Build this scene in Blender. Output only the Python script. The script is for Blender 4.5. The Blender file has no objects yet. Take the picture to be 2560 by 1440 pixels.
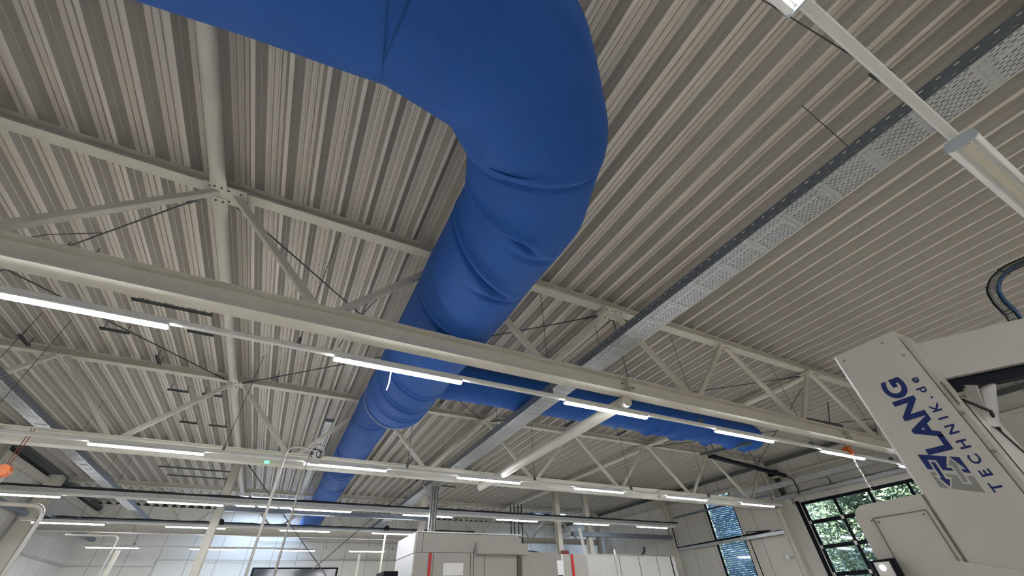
import bpy, bmesh, math, random
from mathutils import Vector, Matrix
random.seed(7)
sc = bpy.context.scene
COL = sc.collection
PI = math.pi

# ------------------------------------------------------------------ materials
def nodes(name):
    m = bpy.data.materials.new(name); m.use_nodes = True
    nt = m.node_tree; b = nt.nodes['Principled BSDF']
    return m, nt, b

def mat(name, col, rough=.5, metal=0., noise=0., scale=8., stretch=(1, 1, 1), bump=0., emit=None, estr=0., coat=0., spec=.5):
    m, nt, b = nodes(name)
    b.inputs['Base Color'].default_value = (*col, 1)
    b.inputs['Roughness'].default_value = rough
    b.inputs['Metallic'].default_value = metal
    b.inputs['Specular IOR Level'].default_value = spec
    if coat: b.inputs['Coat Weight'].default_value = coat
    if emit:
        b.inputs['Emission Color'].default_value = (*emit, 1)
        b.inputs['Emission Strength'].default_value = estr
    if noise or bump:
        tc = nt.nodes.new('ShaderNodeTexCoord'); mp = nt.nodes.new('ShaderNodeMapping')
        mp.inputs['Scale'].default_value = stretch
        nt.links.new(tc.outputs['Object'], mp.inputs['Vector'])
        n = nt.nodes.new('ShaderNodeTexNoise'); n.inputs['Scale'].default_value = scale
        n.inputs['Detail'].default_value = 5
        nt.links.new(mp.outputs['Vector'], n.inputs['Vector'])
        if noise:
            mr = nt.nodes.new('ShaderNodeMapRange')
            mr.inputs['From Min'].default_value = .3; mr.inputs['From Max'].default_value = .7
            mr.inputs['To Min'].default_value = 1 - noise; mr.inputs['To Max'].default_value = 1 + noise * .6
            nt.links.new(n.outputs['Fac'], mr.inputs['Value'])
            mx = nt.nodes.new('ShaderNodeVectorMath'); mx.operation = 'SCALE'
            mx.inputs[0].default_value = col
            nt.links.new(mr.outputs['Result'], mx.inputs['Scale'])
            nt.links.new(mx.outputs['Vector'], b.inputs['Base Color'])
        if bump:
            bp = nt.nodes.new('ShaderNodeBump'); bp.inputs['Strength'].default_value = bump
            bp.inputs['Distance'].default_value = .01
            nt.links.new(n.outputs['Fac'], bp.inputs['Height']); nt.links.new(bp.outputs['Normal'], b.inputs['Normal'])
    return m

def panel_mat(name, col, axis, pitch, rough=.5):
    """painted sandwich panels with thin dark vertical joints every `pitch` along an axis"""
    m, nt, b = nodes(name)
    b.inputs['Roughness'].default_value = rough
    tc = nt.nodes.new('ShaderNodeTexCoord'); sx = nt.nodes.new('ShaderNodeSeparateXYZ')
    nt.links.new(tc.outputs['Object'], sx.inputs[0])
    d = nt.nodes.new('ShaderNodeMath'); d.operation = 'DIVIDE'; d.inputs[1].default_value = pitch
    nt.links.new(sx.outputs['XYZ'.index(axis)], d.inputs[0])
    f = nt.nodes.new('ShaderNodeMath'); f.operation = 'FRACT'; nt.links.new(d.outputs[0], f.inputs[0])
    l = nt.nodes.new('ShaderNodeMath'); l.operation = 'LESS_THAN'; l.inputs[1].default_value = .022 / pitch
    nt.links.new(f.outputs[0], l.inputs[0])
    n = nt.nodes.new('ShaderNodeTexNoise'); n.inputs['Scale'].default_value = .8; n.inputs['Detail'].default_value = 4
    nt.links.new(tc.outputs['Object'], n.inputs['Vector'])
    r = nt.nodes.new('ShaderNodeMix'); r.data_type = 'RGBA'
    r.inputs[6].default_value = (*[c * .9 for c in col], 1); r.inputs[7].default_value = (*col, 1)
    nt.links.new(n.outputs['Fac'], r.inputs[0])
    q = nt.nodes.new('ShaderNodeMix'); q.data_type = 'RGBA'
    nt.links.new(l.outputs[0], q.inputs[0]); nt.links.new(r.outputs[2], q.inputs[6])
    q.inputs[7].default_value = (*[c * .42 for c in col], 1)
    nt.links.new(q.outputs[2], b.inputs['Base Color'])
    return m

M = {}
M['steel'] = mat('cream_painted_steel', (.60, .575, .50), .42, noise=.05, scale=3)
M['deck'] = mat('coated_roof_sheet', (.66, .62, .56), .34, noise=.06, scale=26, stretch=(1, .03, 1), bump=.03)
M['web'] = mat('shaded_deck_web', (.42, .395, .355), .5, noise=.05, scale=26, stretch=(1, .03, 1))  # roof sheet coating darkened, shade on the rib webs put into the colour
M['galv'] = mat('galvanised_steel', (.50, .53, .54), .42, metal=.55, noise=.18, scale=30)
M['galvside'] = mat('galvanised_tray_side', (.20, .235, .275), .45, metal=.55, noise=.15, scale=20)  # same zinc as galv, with the tray sides' dark reflections put into the colour
M['darkgalv'] = mat('weathered_channel', (.13, .15, .15), .5, metal=.5, noise=.2, scale=40)
M['rod'] = mat('dark_tie_rod', (.10, .11, .12), .5, metal=.5, noise=.1, scale=20)
M['black'] = mat('black_cable', (.012, .012, .014), .55, noise=.2, scale=30)
M['rail'] = mat('white_light_rail', (.66, .66, .63), .35, noise=.03, scale=5)
M['led'] = mat('lit_led_cover', (.9, .9, .9), .4, emit=(.93, .95, 1.), estr=38.)
M['ledoff'] = mat('unlit_led_cover', (.60, .58, .48), .3, noise=.05, scale=20)
M['cap'] = mat('pale_end_cap', (.42, .48, .52), .4, noise=.03)
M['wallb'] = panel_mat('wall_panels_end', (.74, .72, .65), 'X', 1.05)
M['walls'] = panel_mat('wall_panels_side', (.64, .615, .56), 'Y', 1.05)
M['floor'] = mat('light_floor_coating', (.76, .72, .64), .35, noise=.12, scale=1.5)
M['mach'] = mat('machine_white_paint', (.395, .375, .325), .38, noise=.03, scale=4)
M['machg'] = mat('machine_grey_paint', (.40, .38, .345), .42, noise=.03, scale=4)
M['machw'] = mat('machine_light_panel', (.80, .80, .78), .35, noise=.02, scale=4)
M['navy'] = mat('navy_print', (.006, .016, .095), .6, spec=.25, noise=.05)
M['greyp'] = mat('grey_print', (.17, .175, .16), .45, noise=.05)
M['darkred'] = mat('dark_red_lens', (.16, .01, .015), .35, noise=.05)
M['darkpane'] = mat('dark_glossy_pane', (.05, .05, .05), .12, noise=.1, spec=.8)
M['red'] = mat('red_stripe', (.50, .02, .02), .4, noise=.05)
M['redchain'] = mat('rusty_red_chain', (.22, .05, .025), .6, noise=.2, scale=30)
M['orange'] = mat('orange_paint', (.72, .16, .02), .45, noise=.1)
M['anth'] = mat('anthracite_frame', (.006, .008, .014), .6, spec=.15, noise=.1)
M['pipe'] = mat('polished_pipe', (.52, .50, .46), .38, metal=.55, noise=.02, scale=3)
M['alu'] = mat('brushed_aluminium', (.60, .58, .54), .38, metal=.7, noise=.12, scale=15)
M['joint'] = mat('dark_joint', (.10, .09, .075), .6, noise=.1)
M['greenled'] = mat('green_indicator', (.1, .8, .2), .4, emit=(.1, 1, .3), estr=1.2)
M['whiteled'] = mat('white_indicator', (.8, .8, .9), .4, emit=(.85, .85, 1), estr=3.)
M['sky'] = mat('skylight_dome', (.8, .85, .9), .5, emit=(.50, .68, 1.), estr=5.)
M['bluehose'] = mat('dark_blue_hose', (.01, .06, .13), .3, noise=.1)
M['leaf'] = mat('tree_leaf', (.27, .33, .17), .5, noise=.5, scale=2.)
M['bark'] = mat('tree_bark', (.12, .10, .07), .8, noise=.3, scale=9)
M['ground'] = mat('outdoor_ground', (.30, .30, .27), .8, noise=.2, scale=1)
M['slat'] = mat('blind_slat', (.36, .52, .68), .35, metal=.3, noise=.08, scale=12)
M['grid'] = mat('grey_plastic', (.50, .50, .47), .5, noise=.05)
M['darkroom'] = mat('dim_interior', (.09, .09, .085), .6, noise=.2, scale=2)

def fabric():
    m, nt, b = nodes('blue_duct_fabric')
    b.inputs['Roughness'].default_value = .72
    b.inputs['Sheen Weight'].default_value = .1
    b.inputs['Sheen Tint'].default_value = (.2, .45, .9, 1)
    tc = nt.nodes.new('ShaderNodeTexCoord')
    n = nt.nodes.new('ShaderNodeTexNoise'); n.inputs['Scale'].default_value = 1.3; n.inputs['Detail'].default_value = 6
    nt.links.new(tc.outputs['Object'], n.inputs['Vector'])
    r = nt.nodes.new('ShaderNodeValToRGB')
    r.color_ramp.elements[0].color = (.002, .062, .30, 1); r.color_ramp.elements[1].color = (.004, .084, .37, 1)
    nt.links.new(n.outputs['Fac'], r.inputs['Fac']); nt.links.new(r.outputs['Color'], b.inputs['Base Color'])
    n2 = nt.nodes.new('ShaderNodeTexNoise'); n2.inputs['Scale'].default_value = 5; n2.inputs['Detail'].default_value = 3
    nt.links.new(tc.outputs['Object'], n2.inputs['Vector'])
    bp = nt.nodes.new('ShaderNodeBump'); bp.inputs['Strength'].default_value = .25; bp.inputs['Distance'].default_value = .03
    nt.links.new(n2.outputs['Fac'], bp.inputs['Height']); nt.links.new(bp.outputs['Normal'], b.inputs['Normal'])
    return m
M['blue'] = fabric()
M['seam'] = mat('dark_blue_seam', (.004, .05, .22), .8, noise=.1)
M['hem'] = mat('pale_hem_cord', (.35, .42, .55), .6, noise=.1)

def glass(name, tint, op=.12):
    m = bpy.data.materials.new(name); m.use_nodes = True; nt = m.node_tree
    nt.nodes.clear()
    o = nt.nodes.new('ShaderNodeOutputMaterial'); g = nt.nodes.new('ShaderNodeBsdfGlossy'); t = nt.nodes.new('ShaderNodeBsdfTransparent')
    g.inputs['Roughness'].default_value = .04; t.inputs['Color'].default_value = (*tint, 1)
    fr = nt.nodes.new('ShaderNodeFresnel'); fr.inputs['IOR'].default_value = 1.5
    mx = nt.nodes.new('ShaderNodeMixShader')
    nt.links.new(fr.outputs[0], mx.inputs[0]); nt.links.new(t.outputs[0], mx.inputs[1]); nt.links.new(g.outputs[0], mx.inputs[2])
    nt.links.new(mx.outputs[0], o.inputs['Surface'])
    return m
M['glass'] = glass('clear_pane', (.80, .88, .98))
M['clear'] = glass('clear_hose', (.62, .64, .62))

# ------------------------------------------------------------------ mesh builder
class MB:
    def __init__(s): s.v = []; s.f = []; s.sm = []
    def add(s, vs, fs, smooth=False):
        o = len(s.v); s.v += [tuple(v) for v in vs]
        for f in fs: s.f.append(tuple(i + o for i in f)); s.sm.append(smooth)
        return s
    def box(s, a, b):
        x0, y0, z0 = a; x1, y1, z1 = b
        s.add([(x0, y0, z0), (x1, y0, z0), (x1, y1, z0), (x0, y1, z0), (x0, y0, z1), (x1, y0, z1), (x1, y1, z1), (x0, y1, z1)],
              [(0, 3, 2, 1), (4, 5, 6, 7), (0, 1, 5, 4), (1, 2, 6, 5), (2, 3, 7, 6), (3, 0, 4, 7)]); return s
    def prism(s, prof, p, q, up=(0, 0, 1)):
        """profile [(side, up)...] swept straight from p to q, closed"""
        p = Vector(p); q = Vector(q); d = (q - p).normalized(); u = Vector(up)
        sd = d.cross(u).normalized(); u = sd.cross(d).normalized(); n = len(prof)
        vs = [p + sd * a + u * b for a, b in prof] + [q + sd * a + u * b for a, b in prof]
        fs = [(i, (i + 1) % n, n + (i + 1) % n, n + i) for i in range(n)] + [tuple(range(n - 1, -1, -1)), tuple(range(n, 2 * n))]
        s.add(vs, fs); return s
    def bar(s, p, q, w, h, up=(0, 0, 1), ch=0):
        a, b = w / 2, h / 2
        if ch: pr = [(-a + ch, -b), (a - ch, -b), (a, -b + ch), (a, b - ch), (a - ch, b), (-a + ch, b), (-a, b - ch), (-a, -b + ch)]
        else: pr = [(-a, -b), (a, -b), (a, b), (-a, b)]
        return s.prism(pr, p, q, up)
    def ibeam(s, p, q, w, h, tf=.012, tw=.009, up=(0, 0, 1)):
        a, b, t = w / 2, h / 2, tw / 2
        return s.prism([(-a, -b), (a, -b), (a, -b + tf), (t, -b + tf), (t, b - tf), (a, b - tf), (a, b), (-a, b), (-a, b - tf), (-t, b - tf), (-t, -b + tf), (-a, -b + tf)], p, q, up)
    def channel(s, p, q, w, h, t=.004, up=(0, 0, 1)):
        a, b = w / 2, h / 2
        return s.prism([(-a, b), (-a, -b), (a, -b), (a, b), (a - t, b), (a - t, -b + t), (-a + t, -b + t), (-a + t, b)], p, q, up)
    def tube(s, pts, r, seg=10, caps=True, closed=False):
        pts = [Vector(p) for p in pts]; n = len(pts); rs = r if isinstance(r, (list, tuple)) else [r] * n
        t0 = (pts[1] - pts[0]).normalized(); ref = Vector((0, 0, 1)) if abs(t0.z) < .9 else Vector((1, 0, 0))
        sd = t0.cross(ref).normalized(); rings = []
        for i in range(n):
            if i == 0: t = pts[1] - pts[0]
            elif i == n - 1: t = pts[-1] - pts[-2]
            else: t = (pts[i + 1] - pts[i]).normalized() + (pts[i] - pts[i - 1]).normalized()
            t.normalize(); sd = (sd - t * sd.dot(t)).normalized(); u = sd.cross(t)
            rr = rs[i]; ra, rb = rr if isinstance(rr, tuple) else (rr, rr)
            rings += [pts[i] + sd * ra * math.cos(2 * PI * k / seg) + u * rb * math.sin(2 * PI * k / seg) for k in range(seg)]
        fs = [(i * seg + k, i * seg + (k + 1) % seg, (i + 1) * seg + (k + 1) % seg, (i + 1) * seg + k) for i in range(n - 1) for k in range(seg)]
        s.add(rings, fs, True)
        if caps: s.add(rings[:seg], [tuple(range(seg))]); s.add(rings[-seg:], [tuple(range(seg - 1, -1, -1))])
        return s
    def disc(s, c, n, r, t, seg=12):
        c = Vector(c); n = Vector(n).normalized(); return s.tube([c - n * t / 2, c + n * t / 2], r, seg)
    def poly(s, pts, nrm, t):
        """flat polygon with thickness t along -nrm"""
        nv = Vector(nrm).normalized(); a = [Vector(p) for p in pts]; n = len(a)
        b = [p - nv * t for p in a]
        s.add(a + b, [tuple(range(n)), tuple(range(2 * n - 1, n - 1, -1))] + [(i, (i + 1) % n, n + (i + 1) % n, n + i) for i in range(n)]); return s
    def build(s, name, m, parent=None, loc=None):
        me = bpy.data.meshes.new(name); me.from_pydata(s.v, [], s.f); me.update()
        bm = bmesh.new(); bm.from_mesh(me); bmesh.ops.recalc_face_normals(bm, faces=bm.faces)
        bm.to_mesh(me); bm.free()
        for p, k in zip(me.polygons, s.sm): p.use_smooth = k
        me.materials.append(M[m] if isinstance(m, str) else m)
        o = bpy.data.objects.new(name, me); COL.objects.link(o)
        if parent:
            o.parent = parent; l = Vector((0, 0, 0)); p = parent
            while p: l += p.location; p = p.parent
            me.transform(Matrix.Translation(-l))
        return o

def tag(o, label, cat, group=None, kind=None):
    o['label'] = label; o['category'] = cat
    if group: o['group'] = group
    if kind: o['kind'] = kind
    return o
def thing(name, label, cat, loc=(0, 0, 0), group=None):
    o = bpy.data.objects.new(name, None); o.location = loc; o.empty_display_size = .1
    COL.objects.link(o); return tag(o, label, cat, group)
def struct(name, mb, m, label=None):
    o = mb.build(name, m); o['kind'] = 'structure'
    if label: o['label'] = label
    return o

CEIL = 5.60; XL, XR, YF, YB = -7.05, 15.6, -9.6, 24.0
ORD = ['first', 'second', 'third', 'fourth', 'fifth', 'sixth', 'seventh', 'eighth', 'ninth', 'tenth']

# ------------------------------------------------------------------ roof deck
def deck():
    mb = MB(); P = .3232; fl = .040; web = .062; D = .135
    x = -1.40 - P * 20
    prof = []
    up = P - fl - 2 * web
    while x < XR + .4:
        prof += [(x - fl / 2, CEIL), (x + fl / 2, CEIL)]
        a = x + fl / 2 + web * .46
        prof += [(a, CEIL + D * .46), (a + .006, CEIL + D * .50)]
        b = x + fl / 2 + web
        prof += [(b, CEIL + D)]
        for g in (.30, .70):
            gx = b + up * g
            prof += [(gx - .014, CEIL + D), (gx - .007, CEIL + D - .010), (gx + .007, CEIL + D - .010), (gx + .014, CEIL + D)]
        prof += [(b + up, CEIL + D)]
        c = b + up + web * .50
        prof += [(c, CEIL + D * .50), (c + .006, CEIL + D * .46)]
        x += P
    n = len(prof)
    holes = [(-2.05, .45, 20.9, 23.6), (11.9, 14.2, 20.6, 22.6)]
    ys = [YF, 3.9, 9.25, 14.4, 20.6, 20.9, 22.6, 23.6, YB + .15]
    vs = [(px, y, pz) for y in ys for px, pz in prof]
    fs = []
    for j in range(len(ys) - 1):
        for i in range(n - 1):
            cx = (prof[i][0] + prof[i + 1][0]) / 2; cy = (ys[j] + ys[j + 1]) / 2
            if any(h[0] < cx < h[1] and h[2] < cy < h[3] for h in holes): continue
            fs.append((j * n + i, j * n + i + 1, (j + 1) * n + i + 1, (j + 1) * n + i))
    mb.add(vs, fs)
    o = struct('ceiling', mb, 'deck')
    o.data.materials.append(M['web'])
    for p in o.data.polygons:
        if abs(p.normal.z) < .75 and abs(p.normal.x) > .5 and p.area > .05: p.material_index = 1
    r = MB(); r.box((XL - .3, YF - .3, CEIL + .30), (-2.1, YB + .3, CEIL + .4)); r.box((.5, YF - .3, CEIL + .30), (11.85, YB + .3, CEIL + .4))
    r.box((14.25, YF - .3, CEIL + .30), (XR + .3, YB + .3, CEIL + .4)); r.box((-2.1, YF - .3, CEIL + .30), (.5, 20.85, CEIL + .4)); r.box((-2.1, 23.65, CEIL + .30), (.5, YB + .3, CEIL + .4))
    r.box((11.85, YF - .3, CEIL + .30), (14.25, 20.55, CEIL + .4)); r.box((11.85, 22.65, CEIL + .30), (14.25, YB + .3, CEIL + .4))
    struct('ceiling_slab', r, 'darkroom')
    for k, (a, b, c, d) in enumerate(holes):
        t = thing('skylight', ['large roof skylight with cross bars near the end of the blue duct', 'small roof skylight with cross bars towards the blind window corner'][k], 'skylight', (a, c, CEIL))
        u = MB(); w = .06
        u.box((a - w, c - w, CEIL + .0), (a, d + w, CEIL + .5)); u.box((b, c - w, CEIL), (b + w, d + w, CEIL + .5))
        u.box((a, c - w, CEIL), (b, c, CEIL + .5)); u.box((a, d, CEIL), (b, d + w, CEIL + .5)); u.build('upstand_frame', 'machw', t)
        g = MB(); g.box((a, c, CEIL + .42), (b, d, CEIL + .45)); g.build('dome_pane', 'sky', t)
        for q in range(4):
            yy = c + (d - c) * (q + .8) / 4.6
            h = MB().box((a, yy, CEIL + .10), (b, yy + .08, CEIL + .16)); h.build('safety_bar', 'anth', t)
deck()

# ------------------------------------------------------------------ shell
struct('floor', MB().box((XL - .2, YF - .2, -.2), (XR + .2, YB + .2, 0)), 'floor')
struct('wall_back', MB().box((XL - .2, YB, 0), (XR + .2, YB + .15, CEIL - .005)), 'wallb')
struct('shade_backing', MB().box((XL - .2, YB + .16, 5.2), (XR + .2, YB + .25, CEIL + .3)), 'joint')  # added dark sheet standing in for the shade in the open rib ends
struct('wall_left', MB().box((XL - .15, YF, 0), (XL, YB, CEIL + .3)), 'walls')
struct('wall_front', MB().box((XL - .2, YF - .15, 0), (XR + .2, YF, CEIL + .3)), 'wallb')
# right wall with a roller door opening and a tall window opening
DY0, DY1, DZ = 4.45, 8.62, 4.06
WY0, WY1 = 11.16, 12.50
w = MB()
w.box((XR, YF, 0), (XR + .15, DY0, CEIL + .3)); w.box((XR, DY1, 0), (XR + .15, WY0, CEIL + .3)); w.box((XR, WY1, 0), (XR + .15, YB, CEIL + .3))
w.box((XR, DY0, DZ), (XR + .15, DY1, CEIL + .3)); w.box((XR, WY0, 4.95), (XR + .15, WY1, CEIL + .3)); w.box((XR, WY0, 0), (XR + .15, WY1, .9))
struct('wall_right', w, 'walls')

# horizontal wall rails under the roof
def girt(name, p, q, w_, h_, m='steel'):
    return struct(name, MB().bar(p, q, w_, h_), m)
girt('trim_1', (XR - .10, YF, 5.42), (XR - .10, YB, 5.42), .16, .10, 'darkgalv')
girt('trim_2', (XR - .09, YF, 4.93), (XR - .09, YB, 4.93), .16, .07, 'steel')
girt('trim_3', (XL + .10, YF, 5.42), (XL + .10, YB, 5.42), .18, .14, 'darkgalv')
girt('trim_4', (XL + .12, YF, 5.18), (XL + .12, YB, 5.18), .18, .12, 'steel')

# ------------------------------------------------------------------ trusses
PT = 2.83
TOPX = [4.05 + PT * k for k in range(-4, 5)]
BOTX = [4.05 + PT * (k + .5) for k in range(-4, 4)]
def bolts(par, pts, n, r=.012, t=.012):
    for p in pts: MB().disc(p, n, r, t, 8).build('bolt', 'joint', par)
def truss(Y, zb, label, gus):
    t = thing('roof_truss', label, 'roof truss', (XL, Y, zb), 'roof trusses of the hall')
    x0, x1 = XL + .15, XR - .2
    MB().ibeam((x0, Y, CEIL - .068), (x1, Y, CEIL - .068), .15, .136, .012).build('top_chord', 'steel', t)
    MB().ibeam((x0, Y, zb + .12), (x1, Y, zb + .12), .20, .24, .016).build('bottom_chord', 'steel', t)
    for i, bx in enumerate(BOTX):
        for tx, sgn in ((bx - PT / 2, -1), (bx + PT / 2, 1)):
            if tx < x0 or tx > x1: continue
            p = (bx + sgn * .09, Y, zb + .24); q = (tx - sgn * .07, Y, CEIL - .136)
            MB().bar(p, q, .075, .075, (0, 1, 0), .006).build('diagonal', 'steel', t)
    for k, tx in enumerate(TOPX):
        if tx < x0 or tx > x1: continue
        major = (k % 2 == 0)
        if major:
            g = MB().box((tx - .21, Y - .135, CEIL - .180), (tx + .21, Y + .135, CEIL - .158))
            gp = g.build('gusset_plate', 'steel', t)
            z = CEIL - .183
            if gus: bolts(gp, [(tx - .155, Y - .085, z), (tx - .03, Y - .085, z), (tx + .03, Y - .085, z), (tx + .155, Y - .085, z),
                      (tx - .03, Y + .085, z), (tx + .03, Y + .085, z), (tx - .13, Y + .075, z)], (0, 0, 1))
        # slim stiffener under the bottom chord joints
    for k, bx in enumerate((BOTX[0] + PT / 2, 3.97, 9.7)):
        s_ = MB().box((bx - .008, Y - .10, zb + .016), (bx + .008, Y - .006, zb + .224))
        st = s_.build('stiffener_plate', 'steel', t)
        if gus: bolts(st, [(bx - .05, Y - .012, zb + .07), (bx - .05, Y - .012, zb + .17), (bx + .10, Y - .012, zb + .13), (bx + .15, Y - .012, zb + .13)], (0, 1, 0), .014, .02)
    return t
YT = [-1.45, 3.90, 9.25, 14.4, 19.5]
truss(YT[0], 3.93, 'cream steel roof truss overhead, crossing above the viewer', 0)
truss(YT[1], 3.93, 'first full cream steel truss, in front of the blue side duct', 1)
truss(YT[2], 3.93, 'second cream steel truss, just behind the blue side duct', 1)
tl = truss(YT[4], 4.03, 'last cream steel truss before the end wall, behind the columns', 0)

# middle frame: beam on columns with rod bracing
t = thing('roof_beam', 'cream roof beam carried by the row of free columns', 'beam', (XL, YT[3], 5.3))
MB().ibeam((XL + .15, YT[3], 5.48), (XR - .2, YT[3], 5.48), .18, .24, .014).build('beam_section', 'steel', t)
def column(x, y, h, label, w_=.19, d_=.19, group='cream steel columns'):
    t = thing('steel_column', label, 'column', (x, y, 0), group)
    MB().ibeam((x, y, 0.02), (x, y, h), w_, d_, .014, .010, (0, 1, 0)).build('column_shaft', 'steel', t)
    MB().box((x - .15, y - .15, 0), (x + .15, y + .15, .02)).build('base_plate', 'steel', t)
    p = MB().box((x - .12, y - .12, h - .02), (x + .12, y + .12, h)).build('head_plate', 'steel', t)
for x, l in ((-1.63, 'free cream column beside the pair of bent conduits'), (4.10, 'free cream column behind the corner of the milling centre'),
             (9.45, 'free cream column rising behind the red-striped cabinet'), (10.86, 'free cream column behind the pale partition end')):
    column(x, YT[3], 5.36, l)
for y, l in ((3.9, 'door wall column at the end of the first truss'), (9.25, 'door wall column between roller door and blind window'), (14.4, 'door wall column past the blind window near the hall corner'), (19.5, 'door wall column of the last truss')):
    column(XR - .32, y, 5.44, l)
for y, l in ((9.25, 'plain wall column at the second truss'), (14.4, 'plain wall column level with the free columns'), (18.3, 'broad plain wall column beside the bent water pipe')):
    column(XL + .30, y, 5.36, l, .34, .30)

# ------------------------------------------------------------------ roof struts (round tubes with flattened ends)
def strut(x, y0, y1, z, r, label, name='roof_strut', flat=True):
    t = thing(name, label, 'strut', (x, y0, z), 'round bracing tubes between trusses')
    pts = []; rs = []
    for y, a, b in ((y0, r * 1.15, .010), (y0 + .12, r * 1.15, .010), (y0 + .30, r * 1.05, r * .75), (y0 + .42, r, r), (y1 - .42, r, r), (y1 - .30, r * 1.05, r * .75), (y1 - .12, r * 1.15, .010), (y1, r * 1.15, .010)):
        pts.append((x, y, z)); rs.append((a, b))
    if not flat: pts = [(x, y0, z), (x, y1, z)]; rs = [r, r]
    MB().tube(pts, rs, 16).build('tube', 'steel', t)
    if not flat: return
    for y in (y0 + .05, y1 - .05):
        bolts(t, [(x - .035, y, z - .014), (x + .035, y, z - .014)], (0, 0, 1), .012, .014)
for x, what in ((-1.68, 'in line with the conduit column'), (4.05, 'next to the long perforated tray'), (9.71, 'towards the door wall')):
    for i in range(4):
        if (x == 4.05 and i in (0, 3)) or (x == 9.71 and i == 0): continue
        seg = ['over the viewer', 'between first and second truss', 'between second truss and columns', 'between columns and last truss'][i]
        strut(x, YT[i] + .06, YT[i + 1] - .06, 5.418, .075, 'cream roof tube %s, %s' % (what, seg))
strut(3.97, YT[1] + .02, YT[2] - .02, 3.855, .085, 'cream tube crossing below the blue side duct, joining two bottom beams', flat=False)

# tie rods
def rod(p, q, label, r=.011, name='tie_rod', cat='tie rod', grp='thin roof bracing rods', m='rod'):
    t = thing(name, label, cat, p, grp); p = Vector(p); q = Vector(q)
    MB().tube([p, q], r, 8).build('bar', m, t)
    d = (q - p).normalized(); L = (q - p).length
    for s_, a in ((p, d), (q, -d)):
        MB().tube([s_ + a * .04, s_ + a * .26], r * 1.9, 8).build('end_fork', m, t)
    return t
z = 5.435
for (a, b) in ((-7.0, -1.68), (-1.68, 4.05), (4.05, 9.71), (9.71, 15.2)):
    nm = {-7.0: 'plain wall bay', -1.68: 'bay over the blue duct', 4.05: 'bay beside the perforated tray', 9.71: 'door wall bay'}[a]
    rod((a + .15, YT[1] + .12, z), (b - .15, YT[2] - .12, z), 'dark diagonal rod in the %s, running away to the door side' % nm)
    rod((b - .15, YT[1] + .12, z - .02), (a + .15, YT[2] - .12, z - .02), 'dark diagonal rod in the %s, running away to the plain side' % nm)
rod((-1.45, YT[3] - .14, 5.25), (3.9, YT[3] - .14, 0.25), 'dark wall brace rod falling away from the bent conduits', .012, 'brace_rod', 'brace rod', 'crossed rods between the free columns')
rod((3.9, YT[3] - .17, 5.25), (-1.45, YT[3] - .17, 0.25), 'dark wall brace rod rising to the column behind the milling centre', .012, 'brace_rod', 'brace rod', 'crossed rods between the free columns')

# ------------------------------------------------------------------ blue textile ducts
def smooth_path(pts, n):
    """polyline resampled with rounded corners"""
    P = [Vector(p) for p in pts]; L = [0]
    for i in range(1, len(P)): L.append(L[-1] + (P[i] - P[i - 1]).length)
    out = []
    for k in range(n + 1):
        s_ = L[-1] * k / n; j = max(i for i in range(len(L)) if L[i] <= s_ + 1e-9); j = min(j, len(P) - 2)
        t_ = (s_ - L[j]) / (L[j + 1] - L[j]); out.append((P[j].lerp(P[j + 1], t_), s_))
    return out, L

def duct_mesh(pts, radius, n, folds, seg=72, corner=.16):
    path, L = smooth_path(pts, n); C = [p for p, s_ in path]
    # soften the corners over a short length
    for _ in range(max(1, int(corner * n / L[-1]))):
        C = [C[0]] + [(C[i - 1] + C[i] * 2 + C[i + 1]) / 4 for i in range(1, len(C) - 1)] + [C[-1]]
    vs = []; rnd = random.Random(3)
    ph = [rnd.uniform(0, 6.28) for _ in range(6)]
    for i, c in enumerate(C):
        s_ = path[i][1]
        t_ = (C[min(i + 1, n)] - C[max(i - 1, 0)]).normalized(); sd = t_.cross(Vector((0, 0, 1))).normalized(); u = sd.cross(t_)
        r0 = radius(s_) if callable(radius) else radius
        for k in range(seg):
            th = 2 * PI * k / seg   # 0 = side (+sd), pi/2 = up, -pi/2 = down
            d = 0
            low = max(0, -math.sin(th))           # 1 at the bottom
            d += .006 * math.sin(s_ * 2.1 + ph[0] + math.cos(th) * 2) + .004 * math.sin(s_ * 5.3 + ph[1] + th * 2)
            for (s0, amp, wd, sk, c0, cw) in folds:
                x = s_ - s0 - sk * math.cos(th)
                if abs(x) > .5: continue
                a = (th - c0 + PI) % (2 * PI) - PI
                m_ = math.exp(-(a / cw) ** 2)
                d += amp * m_ * (-math.exp(-(x / wd) ** 2) * (1 if x < 0 else 1) + .6 * math.exp(-((x + .05 + wd) / .05) ** 2))
            r = r0 + d
            vs.append(c + sd * r * math.cos(th) + u * r * math.sin(th))
    fs = [(i * seg + k, i * seg + (k + 1) % seg, (i + 1) * seg + (k + 1) % seg, (i + 1) * seg + k) for i in range(n) for k in range(seg)]
    mb = MB(); mb.add(vs, fs, True)
    return mb, C, path
def ring(mb, c, t_, r, rr, a0=0, a1=2 * PI, seg=48):
    t_ = Vector(t_).normalized(); sd = t_.cross(Vector((0, 0, 1))).normalized(); u = sd.cross(t_)
    pts = [Vector(c) + sd * r * math.cos(a0 + (a1 - a0) * k / seg) + u * r * math.sin(a0 + (a1 - a0) * k / seg) for k in range(seg + 1)]
    mb.tube(pts, rr, 6)

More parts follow.
